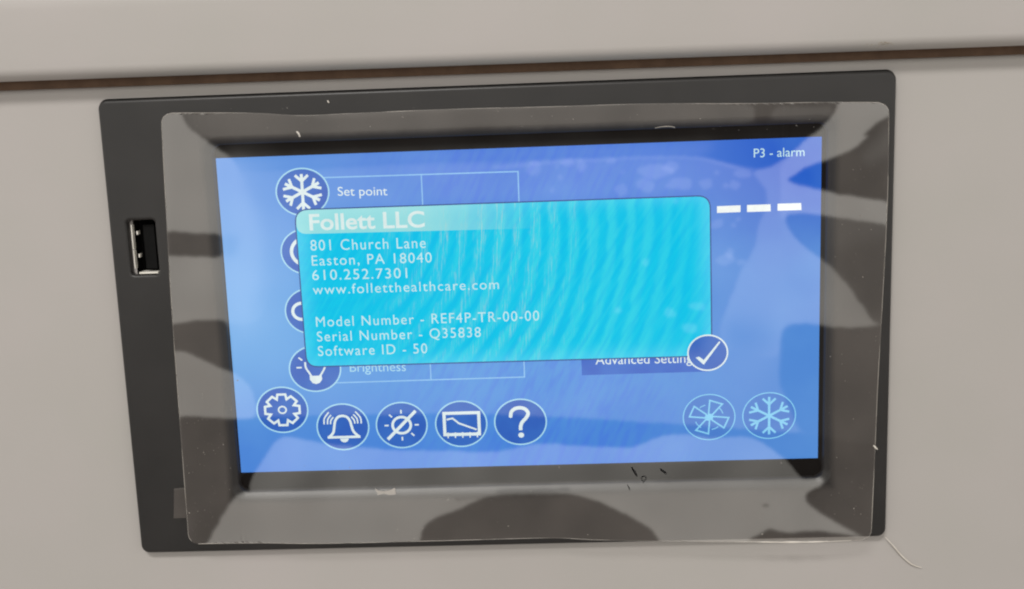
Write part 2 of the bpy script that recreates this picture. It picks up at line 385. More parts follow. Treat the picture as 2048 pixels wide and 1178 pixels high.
ZS = -3.0
g_ = MB(); capfill(g_, rrect(ox0 - 3, oy0 - 3, ox1 + 3, oy1 + 3, 1.5, 4, ZS - 0.06)); g_.build('display_glass', M_black, disp, DO)
scn = [at(430, 316, ZS), at(1643, 274, ZS), at(1636, 915, ZS), at(484, 946, ZS)]
SX0, SX1 = (scn[0][0] + scn[3][0]) / 2, (scn[1][0] + scn[2][0]) / 2
SY0, SY1 = (scn[2][1] + scn[3][1]) / 2, (scn[0][1] + scn[1][1]) / 2
g_ = MB(); g_.add([(SX0, SY0, ZS), (SX1, SY0, ZS), (SX1, SY1, ZS), (SX0, SY1, ZS)], [(0, 1, 2, 3)]); g_.build('screen', M_screen, disp, DO)

def ribbon(mb, pts, w, z, mi=0, closed=False):
    p = [np.array(q[:2], float) for q in pts]; n = len(p); L_, R_ = [], []
    for i in range(n):
        a = p[(i - 1) % n] if closed or i > 0 else None; c = p[(i + 1) % n] if closed or i < n - 1 else None
        def nrm(u):
            u = u / (np.linalg.norm(u) + 1e-12); return np.array([-u[1], u[0]])
        if a is None: m = nrm(c - p[i]); k = 1
        elif c is None: m = nrm(p[i] - a); k = 1
        else:
            n1, n2 = nrm(p[i] - a), nrm(c - p[i]); m = n1 + n2; m = m / (np.linalg.norm(m) + 1e-9); k = min(1 / max(m @ n1, 0.35), 2.2)
        L_.append(p[i] + m * k * w / 2); R_.append(p[i] - m * k * w / 2)
    vs = [(*q, z) for q in L_] + [(*q, z) for q in R_]
    fs = [(i, (i + 1) % n, n + (i + 1) % n, n + i) for i in range(n if closed else n - 1)]
    mb.add(vs, fs, mi)
def disc(mb, c, rx, ry, z, mi=0, n=48, a0=0, a1=360):
    full = a1 - a0 >= 360
    pts = [(c[0] + rx * math.cos(math.radians(a0 + (a1 - a0) * k / n)), c[1] + ry * math.sin(math.radians(a0 + (a1 - a0) * k / n)), z) for k in range(n if full else n + 1)]
    mb.add(pts, [tuple(range(len(pts)))], mi)

class Icon:
    def __init__(s, px, py, rx, ry, lvl, name, fill, ringm, ringw=0.055):
        s.c = at(px, py, ZS); e = at(px + rx, py, ZS); f = at(px, py - ry, ZS)
        s.rx = e[0] - s.c[0]; s.ry = f[1] - s.c[1]; s.z = ZS + lvl; s.k = 0
        m = MB()
        disc(m, s.c, s.rx * .98, s.ry * .98, s.z, 0)
        ribbon(m, [(s.c[0] + s.rx * .975 * math.cos(t), s.c[1] + s.ry * .975 * math.sin(t)) for t in np.linspace(0, 2 * math.pi, 64, endpoint=False)], ringw * s.rx, s.z + .03, 1, True)
        s.o = m.build(name, [fill, ringm], disp, DO); s.mb = MB()
    def pt(s, u, v): return (s.c[0] + u * s.rx, s.c[1] + v * s.ry)
    def line(s, pts, w, closed=False, smooth=0):
        if smooth: pts = smoothline(pts, smooth, closed)
        s.k += 1; ribbon(s.mb, [s.pt(*p) for p in pts], w * s.rx, s.z + .05 + .004 * s.k, 0, closed)
    def circ(s, u, v, r, w, a0=0, a1=360):
        n = 40; full = a1 - a0 >= 360
        s.line([(u + r * math.cos(math.radians(a0 + (a1 - a0) * k / n)), v + r * math.sin(math.radians(a0 + (a1 - a0) * k / n))) for k in range(n if full else n + 1)], w, full)
    def dot(s, u, v, r, a0=0, a1=360):
        s.k += 1; disc(s.mb, s.pt(u, v), r * s.rx, r * s.ry, s.z + .05 + .004 * s.k, 0, 24, a0, a1)
    def poly(s, pts):
        s.k += 1; s.mb.add([(*s.pt(*p), s.z + .05 + .004 * s.k) for p in pts], [tuple(range(len(pts)))])
    def done(s, name, m): 
        o = s.mb.build(name, m, s.o, DO); return o
def snow(ic, w, ln=0.74, m=None):
    for k in range(6):
        a = math.radians(90 + 60 * k); d = np.array([math.cos(a), math.sin(a)]); n = np.array([-d[1], d[0]])
        l = ln * (1.0 if k % 3 == 0 else 0.98)
        ic.line([(0, 0), tuple(d * l)], w)
        for sgn in (-1, 1):
            b = d * l * 0.60; ic.line([tuple(b), tuple(b + d * .25 + n * sgn * .24)], w * .92)
# icons partly under the dialog
ic = Icon(605, 384, 54, 48.5, .02, 'icon_button', M_disc, M_ring); snow(ic, .11); ic.done('snowflake_symbol', M_white)
ic = Icon(613.5, 503, 52.5, 46.5, .02, 'icon_button', M_disc, M_ring); ic.circ(.02, 0, .6, .13); ic.done('dial_symbol', M_white)
ic = Icon(621.5, 622, 52, 46.5, .02, 'icon_button', M_disc, M_ring); ic.circ(-.34, 0, .35, .12); ic.done('key_symbol', M_white)
ic = Icon(630, 737.5, 52.5, 46.5, .02, 'icon_button', M_disc, M_ring)
ic.line([(-.36, .30), (-.34, .05), (-.22, -.18), (-.12, -.38)], .07, smooth=4); ic.line([(.44, .45), (.38, .06), (.22, -.25), (.12, -.38)], .07, smooth=4)
ic.poly([(-.22, -.30), (.24, -.30), (.25, -.46), (.14, -.62), (.0, -.66), (-.13, -.61), (-.22, -.46)])
ic.line([(-.60, .50), (-.46, .38)], .06); ic.line([(-.70, .07), (-.50, .07)], .06); ic.done('lamp_symbol', M_white)
# the lower row
ic = Icon(565, 819.5, 52, 46.5, .10, 'icon_button', M_disc, M_ring)
pts = []
for k in range(8):
    a = 90 + 45 * k
    for da, rr in ((-13, .68), (13, .68), (22.5, .49)):
        t = math.radians(a + da); pts.append((rr * math.cos(t), rr * math.sin(t)))
ic.line(pts, .088, True); ic.circ(.0, 0, .145, .06); ic.done('gear_symbol', M_white)
ic = Icon(686, 853.5, 53, 47, .10, 'icon_button', M_disc, M_ring)
ic.line(smoothline([(-.55, -.43), (-.38, -.24), (-.32, .05), (-.28, .25), (-.17, .42), (0, .47), (.17, .42), (.28, .25), (.33, .02), (.40, -.22), (.59, -.43)], 4), .095)
ic.line([(-.60, -.435), (.64, -.435)], .095); ic.dot(.03, -.50, .16, 180, 360)
for sg in (-1, 1):
    for a, b_, c_ in (((.50, .64), (.68, .38), (.70, .13)), ((.42, .52), (.55, .34), (.57, .13)), ((.34, .43), (.44, .28), (.46, .13))): ic.line([(sg * a[0], a[1]), (sg * b_[0], b_[1]), (sg * c_[0], c_[1])], .055, smooth=3)
ic.done('bell_symbol', M_white)
ic = Icon(803.5, 850, 52, 46.5, .10, 'icon_button', M_disc, M_ring)
ic.circ(0, 0, .35, .10)
for a in (0, 90, 135, 180, 270, 315):
    t = math.radians(a); ic.line([(.50 * math.cos(t), .50 * math.sin(t)), (.66 * math.cos(t), .66 * math.sin(t))], .06)
ic.line([(-.56, -.60), (.56, .60)], .12); ic.done('crossed_sun_symbol', M_white)
ic = Icon(922.5, 847.5, 52.5, 46.5, .10, 'icon_button', M_disc, M_ring)
ic.line([(-.64, .47), (.68, .47), (.68, -.45), (-.64, -.45)], .12, True); ic.line([(-.55, .2), (-.32, .25), (-.09, .03), (.58, -.26)], .07)
for k in range(5): ic.line([(-.52 + .28 * k, -.36), (-.52 + .28 * k, -.60)], .05)
ic.done('graph_symbol', M_white)
ic = Icon(1041, 843.5, 53, 46.5, .10, 'icon_button', M_disc, M_ring)
ic.line([(-.365, .25), (-.33, .44), (-.2, .57), (0, .61), (.2, .54), (.3, .36), (.21, .16), (.06, -.02), (.0, -.2), (.0, -.36)], .135, smooth=5); ic.dot(-.365, .25, .067); ic.dot(.01, -.57, .11); ic.done('question_mark', M_white)
ic = Icon(1418, 834, 53, 46.5, .10, 'status_icon', M_status, M_pale, .04)
for q in ([(.03, .72), (.50, .55), (.12, .10), (-.02, .13)], [(.74, -.04), (.56, -.48), (.10, -.12), (.13, .03)], [(-.03, -.72), (-.50, -.55), (-.12, -.10), (.02, -.13)], [(-.74, .04), (-.56, .48), (-.10, .12), (-.13, -.03)]): ic.line(q, .06, True)
ic.dot(0, 0, .12)
for a0, a1 in ((15, 45), (105, 130), (200, 235), (280, 310)): ic.circ(0, 0, .54, .035, a0, a1)
ic.done('fan_symbol', M_pale)
ic = Icon(1538, 831, 54, 47, .10, 'status_icon', M_status, M_pale, .04); snow(ic, .09, .80); ic.done('snowflake_symbol', M_pale)

def pline(name, pts, wpx, lvl, m):
    b = MB(); q = [at(*p, ZS) for p in pts]; ribbon(b, [(v[0], v[1]) for v in q], wpx * .13, ZS + lvl); return b.build(name, m, disp, DO)
tf = pline('table_frame', [(640, 355.5), (1036, 343), (1049, 754), (660, 766)], 2.6, .012, M_grid)
pline('table_divider', [(842.5, 350), (862, 759.5)], 2.4, .016, M_grid)
def pxpoly(name, pts, lvl, m, parent=None):
    b = MB(); b.add([(*at(*p, ZS)[:2], ZS + lvl) for p in pts], [tuple(range(len(pts)))]); return b.build(name, m, parent or disp, DO)
btn = pxpoly('settings_button', [(1160, 660), (1416, 650), (1417, 743), (1164, 750.5)], .02, M_btn)
for q in ([(1434, 412.5), (1481, 410.5), (1481, 424), (1434, 426)], [(1494, 410), (1541, 408.5), (1541.5, 422.5), (1494, 424)], [(1555, 407.5), (1602, 406), (1603, 420), (1555, 421.5)]):
    pxpoly('reading_dash', q, .03, M_dash)
# dialog box
def roundpx(corners, r, n=8):
    c = [np.array(at(*p, ZS)[:2]) for p in corners]; res = []
    for i in range(4):
        a, b_, d = c[i - 1], c[i], c[(i + 1) % 4]
        u = (a - b_) / np.linalg.norm(a - b_); v = (d - b_) / np.linalg.norm(d - b_); rr = r[i] if isinstance(r, (list, tuple)) else r
        for k in range(n + 1):
            t = k / n; p = b_ + u * rr * (1 - t) ** 2 + v * rr * t ** 2; res.append((p[0], p[1]))
    return res
dl = roundpx([(589.5, 419.5), (1420, 391), (1423.5, 711.5), (614, 733.5)], [3.6, 3.4, .6, 3.2])
b = MB(); b.add([(*p, ZS + .22) for p in dl], [tuple(range(len(dl)))], 0); ribbon(b, dl, .34, ZS + .26, 1, True)
dlg = b.build('dialog_box', [M_dialog, M_navy], disp, DO)
tb = roundpx([(591, 420.5), (1300, 396), (1301, 451), (594.5, 468)], [3.4, .2, .2, 2.6])
b = MB(); b.add([(*p, ZS + .24) for p in tb], [tuple(range(len(tb)))]); b.build('title_bar', M_titlebar, dlg, DO)
ic = Icon(1415, 705, 40.5, 36, .34, 'confirm_button', M_disc, M_white, .075)
ic.poly([(-.60, -.25), (-.42, -.20), (-.20, -.40), (.57, .63), (.63, .57), (-.20, -.66)]); ic.done('tick_symbol', M_white)

def text(s, pl, pr, cap, lvl, m, name, parent, bold=0.0, sp=1.0):
    """lettering whose baseline runs from pixel pl to pixel pr, capitals cap pixels high"""
    c = bpy.data.curves.new('t', 'FONT'); c.body = s; c.size = 1; c.offset = bold; c.space_character = sp; c.resolution_u = 5
    o = bpy.data.objects.new('t', c); C.objects.link(o)
    dg = bpy.context.evaluated_depsgraph_get(); dg.update(); me = o.evaluated_get(dg).to_mesh()
    v = np.array([tuple(x.co)[:2] for x in me.vertices]); fs = [tuple(p.vertices) for p in me.polygons]
    o.evaluated_get(dg).to_mesh_clear(); bpy.data.objects.remove(o)
    c2 = bpy.data.curves.new('t', 'FONT'); c2.body = 'E'; c2.size = 1; o = bpy.data.objects.new('t', c2); C.objects.link(o); dg.update()
    me = o.evaluated_get(dg).to_mesh(); ch = max(x.co.y for x in me.vertices); o.evaluated_get(dg).to_mesh_clear(); bpy.data.objects.remove(o)
    A, B_ = at(*pl, ZS)[:2], at(*pr, ZS)[:2]; H = at(pl[0], pl[1] - cap, ZS)[1] - A[1]
    x0_, x1_ = v[:, 0].min(), v[:, 0].max(); k = (B_ - A) / (x1_ - x0_)
    b = MB(); b.add([(A[0] + (x - x0_) * k[0], A[1] + (x - x0_) * k[1] + y * H / ch, ZS + lvl) for x, y in v], fs)
    return b.build(name, m, parent, DO)
text('Set point', (676, 391.5), (775, 390.5), 17.5, .03, M_white, 'caption', disp)
text('Brightness', (700, 743.5), (812, 742), 18, .03, M_ring, 'caption', disp)
text('P3 - alarm', (1507.5, 315), (1609, 312), 17.5, .03, M_txt, 'caption', disp)
text('Advanced Settings', (1191, 729), (1394, 725), 19, .04, M_white, 'caption', btn)
text('Follett LLC', (620, 460), (850, 453.5), 31, .28, M_title, 'dialog_text', dlg, bold=0.020)
for s, a, b_, h in (('801 Church Lane', (622, 501), (852, 495.5), 21), ('Easton, PA 18040', (624.5, 531), (864, 524.5), 20),
                    ('610.252.7301', (625.5, 560), (815, 555.5), 20), ('www.folletthealthcare.com', (626.5, 588.5), (998, 577.5), 19),
                    ('Model Number - REF4P-TR-00-00', (633, 653), (1078.5, 640.5), 19.5), ('Serial Number - Q35838', (635, 682.5), (962, 673.5), 19.5),
                    ('Software ID - 50', (637, 711.5), (855, 706), 19.5)):
    text(s, a, b_, h, .28, M_txt, 'dialog_text', dlg, bold=0.0, sp=1.16)

# ------------------------------------------------------------------ the protective film
# The film is a real wavy sheet: each small change of its slope swings its mirror image of the room
# between the pale walls and the dark floor. Its relief is derived from the outlines of those patches.
NX, NY = 2048, 1178
def inpoly(pts, w=NX, h=NY):
    p = np.array(pts, float); x0 = max(int(p[:, 0].min()) - 1, 0); x1 = min(int(p[:, 0].max()) + 2, w); y0 = max(int(p[:, 1].min()) - 1, 0); y1 = min(int(p[:, 1].max()) + 2, h)
    yy, xx = np.mgrid[y0:y1, x0:x1]; yy = yy + .5; xx = xx + .5; ins = np.zeros(xx.shape, bool)
    for i in range(len(p)):
        xa, ya = p[i - 1]; xb, yb = p[i]
        if ya == yb: continue
        c = ((ya > yy) != (yb > yy)) & (xx < (xb - xa) * (yy - ya) / (yb - ya) + xa); ins ^= c
    m = np.zeros((h, w), np.float32); m[y0:y1, x0:x1] = ins; return m
def blur(a, s):
    if s < .4: return a
    r = int(3 * s) + 1; k = np.exp(-np.arange(-r, r + 1) ** 2 / (2 * s * s)); k /= k.sum(); k = k.astype(np.float32)
    f = np.fft
    n = a.shape[1] + 2 * r; m = a.shape[0] + 2 * r
    ap = np.pad(a, r, mode='edge')
    def conv(ap, ax):
        ln = ap.shape[ax]; K = np.zeros(ln, np.float32); K[:len(k)] = k; K = np.roll(K, -r)
        sh = [1, 1]; sh[ax] = -1
        return f.irfft(f.rfft(ap, axis=ax) * f.rfft(K).reshape(sh), n=ln, axis=ax)
    ap = conv(ap, 0); ap = conv(ap, 1)
    return ap[r:-r, r:-r].astype(np.float32)
BMAP = np.full((NY, NX), 0.02, np.float32)
def paint(pts, val, s=1.6, smooth=True, add=False):
    global BMAP
    if smooth: pts = smoothline(pts, 5, True)
    elif len(pts) < 60:
        for cut in (9, 4, 2):
            q = []
            for i in range(len(pts)):
                a, b = np.array(pts[i], float), np.array(pts[(i + 1) % len(pts)], float); l_ = np.linalg.norm(b - a) + 1e-9; c_ = min(.25 * l_, cut)
                q += [a + (b - a) * c_ / l_, b - (b - a) * c_ / l_]
            pts = q
    m = np.clip(blur(inpoly(pts), s), 0, 1)
    BMAP = BMAP + m * val if add else BMAP * (1 - m) + m * val
OO = False
# general light on the middle of the sheet
paint([(418, 320), (1655, 276), (1655, 960), (470, 985)], .03, 6, OO)
paint([(440, 345), (900, 322), (1200, 316), (1350, 311), (1405, 314), (1480, 334), (1545, 350), (1560, 420), (1600, 520), (1640, 640), (1640, 868), (1350, 848), (1090, 831), (850, 828), (478, 836), (440, 600)], .38, 2, OO)
paint([(430, 318), (900, 300), (1180, 292), (1440, 284), (1400, 312), (1200, 317), (900, 323), (440, 345)], .22, 9, OO)
# left strip and left of the screen
paint([(600, 425), (1405, 396), (1412, 700), (625, 722)], .02, 14, OO)
paint([(300, 200), (361, 200), (361, 226), (373, 248), (414, 284), (452, 311), (470, 322), (505, 400), (540, 480), (545, 560), (520, 640), (470, 650), (455, 641), (400, 640), (345, 648), (300, 650)], .92, 2, OO)
paint([(455, 320), (520, 330), (600, 420), (600, 560), (540, 650), (455, 700)], .55, 26, OO)
paint([(455, 320), (470, 322), (500, 390), (525, 480), (525, 560), (500, 640), (470, 650), (440, 600)], .85, 14, OO)
paint([(300, 464), (350, 463), (400, 466), (446, 468), (448, 516), (400, 515), (345, 512), (300, 511)], .04, 1.8, OO)
paint([(446, 468), (480, 472), (475, 512), (448, 516)], .62, 6, OO)
paint([(320, 648), (345, 648), (400, 640), (455, 641), (462, 690), (466, 745), (455, 742), (420, 728), (385, 708), (354, 700), (320, 700)], .06, 1.8, OO)
paint([(320, 700), (354, 700), (385, 708), (420, 728), (455, 742), (468, 745), (500, 770), (512, 800), (512, 838), (476, 839), (400, 833), (320, 833)], .80, 1.8, OO)
paint([(320, 834), (400, 834), (476, 839), (560, 832), (700, 830), (850, 830), (960, 830), (1090, 833), (1250, 843), (1350, 850), (1640, 872), (1640, 980), (300, 1100)], .03, 1.8, OO)
# bottom of the screen and of the black border
paint([(500, 990), (497, 965), (512, 940), (530, 912), (553, 877), (575, 872), (650, 889), (800, 901), (1000, 903), (1060, 889), (1100, 886), (1150, 892), (1270, 895), (1300, 880), (1335, 868), (1372, 871), (1430, 876), (1500, 872), (1530, 890), (1560, 912), (1575, 925), (1603, 955), (1612, 970)], .62, 1.6, OO)
paint([(488, 946), (1640, 916), (1640, 990), (470, 1000)], -.12, 1.5, OO, True)
# pale corridor on the right
paint([(1672, 190), (1674, 212), (1670, 226), (1655, 244), (1635, 264), (1615, 276), (1590, 300), (1548, 332), (1500, 342), (1528, 372), (1534, 395), (1530, 420), (1515, 450), (1508, 500), (1480, 540), (1468, 580), (1450, 620), (1440, 662), (1450, 700), (1555, 715), (1563, 652), (1590, 645), (1640, 653), (1700, 657), (1760, 655), (1800, 640), (1800, 200)], .72, 1.8, OO)
paint([(1672, 190), (1674, 212), (1670, 226), (1655, 244), (1635, 264), (1615, 276), (1590, 300), (1560, 330), (1560, 440), (1640, 440), (1800, 460), (1800, 200)], .92, 1.8, OO)
paint([(1440, 640), (1560, 650), (1556, 730), (1450, 730)], .45, 18, OO)
paint([(1800, 222), (1775, 231), (1742, 252), (1722, 274), (1742, 268), (1705, 296), (1680, 310), (1655, 318), (1615, 332), (1590, 345), (1572, 359), (1580, 365), (1640, 379), (1700, 391), (1768, 402), (1800, 405)], .0, 1.6, OO)
paint([(1790, 240), (1740, 290), (1720, 320), (1740, 330), (1790, 300)], .16, 9, OO, True)
paint([(1800, 452), (1768, 447), (1712, 440), (1695, 436), (1650, 430), (1600, 424), (1566, 430), (1574, 455), (1600, 488), (1640, 516), (1660, 533), (1700, 575), (1730, 620), (1748, 650), (1800, 650)], .16, 1.8, OO)
paint([(1650, 500), (1800, 470), (1790, 640), (1740, 640), (1700, 575)], -.10, 12, OO, True)
paint([(1564, 654), (1600, 646), (1640, 652), (1700, 658), (1750, 650), (1800, 650), (1800, 900), (1640, 872), (1600, 868), (1556, 760)], .06, 3, OO)
# the sleeve of film below the window
paint([(405, 1110), (424, 1066), (445, 1030), (470, 992), (482, 984), (1000, 968), (1651, 958), (1640, 975), (1612, 985), (1610, 1000), (1625, 1015), (1650, 1032), (1690, 1056), (1730, 1078), (1745, 1100)], .84, 1.8, OO)
paint([(835, 1110), (838, 1078), (845, 1050), (870, 1035), (930, 1013), (962, 996), (1000, 989), (1060, 986), (1150, 988), (1195, 1002), (1215, 1010), (1270, 1038), (1305, 1060), (1322, 1084), (1325, 1110)], .05, 1.6, OO)
paint([(1488, 1082), (1520, 1066), (1537, 1056), (1548, 1060), (1580, 1064), (1620, 1060), (1670, 1064), (1732, 1077), (1735, 1082)], .02, 1.5, OO)
paint([(985, 983), (1010, 976), (1100, 974), (1125, 982), (1100, 986), (1000, 987)], .5, 1.5, OO)
paint([(1112, 976), (1140, 974), (1142, 982), (1118, 982)], .45, 1.3, OO)
for k in range(9):
    x = 905 + 13 * k; paint([(x, 992), (x + 10, 997 - k * .8), (x + 22, 1002 - k), (x + 10, 1000 - k)], .2 + .02 * k, 1.0, OO)
paint([(1525, 1006), (1540, 1008), (1533, 1014), (1523, 1011)], .3, 1.2, OO)
# along the top
paint([(360, 200), (1480, 200), (1512, 215), (1516, 230), (1505, 242), (960, 257), (414, 278), (373, 248)], .24, 3.0, OO)
paint([(1508, 200), (1550, 200), (1545, 215), (1535, 232), (1532, 250), (1508, 250), (1510, 225)], .0, 1.6, OO)
paint([(1550, 212), (1668, 212), (1655, 240), (1625, 240), (1535, 240)], .17, 2.0, OO)
paint([(520, 222), (640, 236), (760, 232), (900, 222), (1100, 214), (1300, 205), (1300, 200), (520, 200)], .10, 3, OO, True)
# adhesion blotches shaped as reflection and the long soft line in the upper right
def blob(x, y, rx, ry, val=.26, s=1.2):
    ph = rng.uniform(0, 6.28, 3)
    paint([(x + rx * math.cos(t) * (1 + .18 * math.sin(2 * t + ph[0]) + .12 * math.sin(3 * t + ph[1])), y + ry * math.sin(t) * (1 + .18 * math.sin(2 * t + ph[2]))) for t in np.linspace(0, 6.28, 14, endpoint=False)], val, s, True, True)
for x, y, rx, ry in ((1067, 335, 16, 13), (1163, 332, 8, 12), (1136, 326, 14, 6), (1221, 322, 10, 6), (1310, 342, 30, 15), (1340, 332, 16, 10), (1358, 366, 28, 14), (1292, 371, 15, 15), (1244, 381, 13, 13), (1412, 367, 13, 10),
                    (1466, 369, 11, 9), (1484, 348, 16, 10), (1449, 370, 5, 5), (1122, 354, 5, 5), (1113, 333, 4, 3), (1103, 379, 4, 6), (1435, 446, 12, 10), (1475, 437, 5, 5), (1466, 450, 5, 4), (1450, 517, 16, 12),
                    (1458, 505, 9, 9), (1480, 524, 8, 7), (1432, 344, 4, 4), (1245, 345, 4, 4), (1395, 612, 18, 8), (1340, 625, 12, 8), (1235, 620, 8, 6), (1380, 655, 16, 10), (1289, 525, 6, 7), (1350, 403, 5, 4)):
    blob(x, y, rx, ry)
paint([(980, 330), (1080, 322), (1200, 315), (1350, 309), (1405, 312), (1480, 332), (1530, 338), (1480, 341), (1405, 318), (1350, 315), (1200, 322), (1080, 330), (990, 338)], .24, 1.3, OO, True)
paint([(620, 345), (800, 335), (1000, 328), (1000, 338), (800, 345), (640, 352)], .07, 4, OO, True)
paint([(560, 720), (720, 860), (560, 880), (500, 800)], .0, 5, OO, True)
def field(sg): 
    f_ = blur(rng.standard_normal((NY, NX)).astype(np.float32), sg); return f_ / f_.std()
BMAP += .045 * field(26) * np.clip(BMAP * 2, .15, 1)
wy, wx = np.mgrid[0:NY, 0:NX]
wx = np.clip(wx + .6 * field(6) + 1.0 * field(24), 0, NX - 1).astype(int); wy = np.clip(wy + .6 * field(6) + .8 * field(24), 0, NY - 1).astype(int)
BMAP = BMAP[wy, wx]
BMAP = np.clip(blur(BMAP, 1.6), -0.05, 1.05)

# film outline (pixels): top, right, bottom, left
topl = smoothline([(322, 226), (500, 226), (600, 231), (700, 227), (900, 218.5), (1100, 213.5), (1300, 207.5), (1500, 207), (1650, 204.5), (1778, 205)], 6)
botl = smoothline([(378, 1088), (520, 1086), (650, 1087), (900, 1081), (1100, 1076), (1200, 1080), (1400, 1083), (1600, 1085), (1742, 1080)], 6)
lefl = smoothline([(322, 226), (331, 400), (341, 580), (352, 740), (370, 980), (378, 1088)], 6)
rigl = smoothline([(1778, 205), (1775, 400), (1764, 620), (1756, 760), (1750, 900), (1742, 1080)], 6)
step = 0.25
fx0, fx1, fy0, fy1 = -92.0, 104.0, -64.0, 62.0
gx = np.arange(fx0, fx1, step); gy = np.arange(fy0, fy1, step)
GX, GY = np.meshgrid(gx, gy)
ZC = 0.45
def projpx(X, Y, Z):
    d = np.stack([X - CAM[0], Y - CAM[1], Z - CAM[2]], -1) @ ROT
    return 1024 + FOC * d[..., 0] / -d[..., 2], 589 - FOC * d[..., 1] / -d[..., 2]
def sample(px, py):
    x = np.clip(px - .5, 0, NX - 1.001); y = np.clip(py - .5, 0, NY - 1.001); i = x.astype(int); j = y.astype(int); a = x - i; b = y - j
    return BMAP[j, i] * (1 - a) * (1 - b) + BMAP[j, i + 1] * a * (1 - b) + BMAP[j + 1, i] * (1 - a) * b + BMAP[j + 1, i + 1] * a * b
j0 = int(np.argmin(abs(gy)))
def integrate(g):
    c = np.zeros_like(g); c[1:] = np.cumsum((g[1:] + g[:-1]) / 2 * step, 0); return c - c[j0] + ZC
hy = np.zeros_like(GX); H = integrate(hy)
for it in range(7):
    px, py = projpx(GX, GY, H)
    Bv = sample(px, py); Rt = R0 + DR * (2 * Bv - 1)
    hx = np.gradient(H, step, axis=1)
    V = np.stack([CAM[0] - GX, CAM[1] - GY, CAM[2] - H], -1); V /= np.linalg.norm(V, axis=-1, keepdims=True)
    n = np.stack([-hx, -hy, np.ones_like(hx)], -1); n /= np.linalg.norm(n, axis=-1, keepdims=True)
    Ry = 2 * (n * V).sum(-1) * n[..., 1] - V[..., 1]
    hy = hy + (Ry - Rt) / 2 / np.clip(n[..., 2] * V[..., 2], .5, 1)
    H = integrate(hy)
print('film z range', H.min(), H.max(), 'max hx', abs(hx).max(), 'resid', abs(Ry - Rt).max())
def hsample(x, y):
    a = np.clip((x - fx0) / step, 1, len(gx) - 3.001); b = np.clip((y - fy0) / step, 1, len(gy) - 3.001); i = a.astype(int); j = b.astype(int); a = a - i; b = b - j
    def wts(t): return ((1 - t) ** 3 / 6, (3 * t ** 3 - 6 * t * t + 4) / 6, (-3 * t ** 3 + 3 * t * t + 3 * t + 1) / 6, t ** 3 / 6)
    wa, wb = wts(a), wts(b); r_ = 0
    for q in range(4):
        for p_ in range(4): r_ = r_ + H[j + q - 1, i + p_ - 1] * wa[p_] * wb[q]
    return r_
def toplane(line):
    res = []
    for q in line:
        z = ZC
        for _ in range(5):
            p = at(q[0], q[1], z); z = float(hsample(np.array(p[0]), np.array(p[1])))
        res.append((p[0], p[1]))
    return np.array(res)
tP, bP, lP, rP = map(toplane, (topl, botl, lefl, rigl))
OPENED = OPEN
M_film = film_mat(); M_edge = film_edge_mat()
film = thing('protective_film', 'clear wrinkled plastic film peeling over the screen, streaked with pale reflections', 'protective film', (0, 0, 0.3))
nx, ny = 740, 460
sx = np.linspace(0, 1, nx); ty = np.linspace(0, 1, ny)
yb0, yt0 = bP[0][1], tP[0][1]
def leftx(y): return np.interp(y, lP[::-1, 1], lP[::-1, 0])
def rightx(y): return np.interp(y, rP[::-1, 1], rP[::-1, 0])
S_, T_ = np.meshgrid(sx, ty)
x = lP[:, 0].mean() + S_ * (rP[:, 0].mean() - lP[:, 0].mean())
for _ in range(4):
    yt = np.interp(x, tP[:, 0], tP[:, 1]); yb = np.interp(x, bP[:, 0], bP[:, 1]); y = yb + T_ * (yt - yb)
    xl = leftx(y); xr = rightx(y)
    dt = np.minimum(yt - y, y - yb); rc = 2.6     # rounded corners
    ins = np.where(dt < rc, rc - np.sqrt(np.clip(rc * rc - (rc - np.clip(dt, 0, rc)) ** 2, 0, None)), 0)
    x = (xl + ins) + S_ * (xr - xl - 2 * ins)
Z = hsample(x, y)
FOg = np.array((0, 0, 0.3))
co_ = np.stack([x * MM, -(Z - FOg[2]) * MM, y * MM], -1).reshape(-1, 3)
me = bpy.data.meshes.new('film_sheet'); me.vertices.add(nx * ny); me.vertices.foreach_set('co', co_.ravel())
ii, jj = np.meshgrid(np.arange(nx - 1), np.arange(ny - 1)); q0 = (jj * nx + ii).ravel()
quads = np.stack([q0, q0 + 1, q0 + nx + 1, q0 + nx], 1)
me.loops.add(quads.size); me.loops.foreach_set('vertex_index', quads.ravel()); me.polygons.add(len(quads))
me.polygons.foreach_set('loop_start', np.arange(0, quads.size, 4)); me.polygons.foreach_set('loop_total', np.full(len(quads), 4)); me.update(calc_edges=True)
me.polygons.foreach_set('use_smooth', np.ones(len(quads), bool)); me.update()
link('film_sheet', me, M_film, film)
# cut edge, its bright highlight put into a pale tube
per = [(x[0, i], y[0, i], Z[0, i]) for i in range(0, nx, 5)] + [(x[j, -1], y[j, -1], Z[j, -1]) for j in range(0, ny, 4)] + [(x[-1, i], y[-1, i], Z[-1, i]) for i in range(nx - 1, -1, -5)] + [(x[j, 0], y[j, 0], Z[j, 0]) for j in range(ny - 1, -1, -4)]
mb = MB(); tube(mb, per, 0.085, 0, 5); mb.build('cut_edge', M_edge, film, FOg)
cl_ = [i for i in range(nx) if 0.81 < i / nx < 0.985]
mb = MB(); cp = [(x[0, i], y[0, i] + .12, Z[0, i] + .05) for i in cl_[::4]]
tube(mb, cp, [0.05 + .26 * math.sin(math.pi * k / (len(cp) - 1)) ** 2 * (.7 + .3 * math.sin(k * .9)) for k in range(len(cp))], 0, 8)
mb.build('curled_edge_glint', M_lint_glint, film, FOg)  # pale tube standing in for a glint along the film's lower right edge
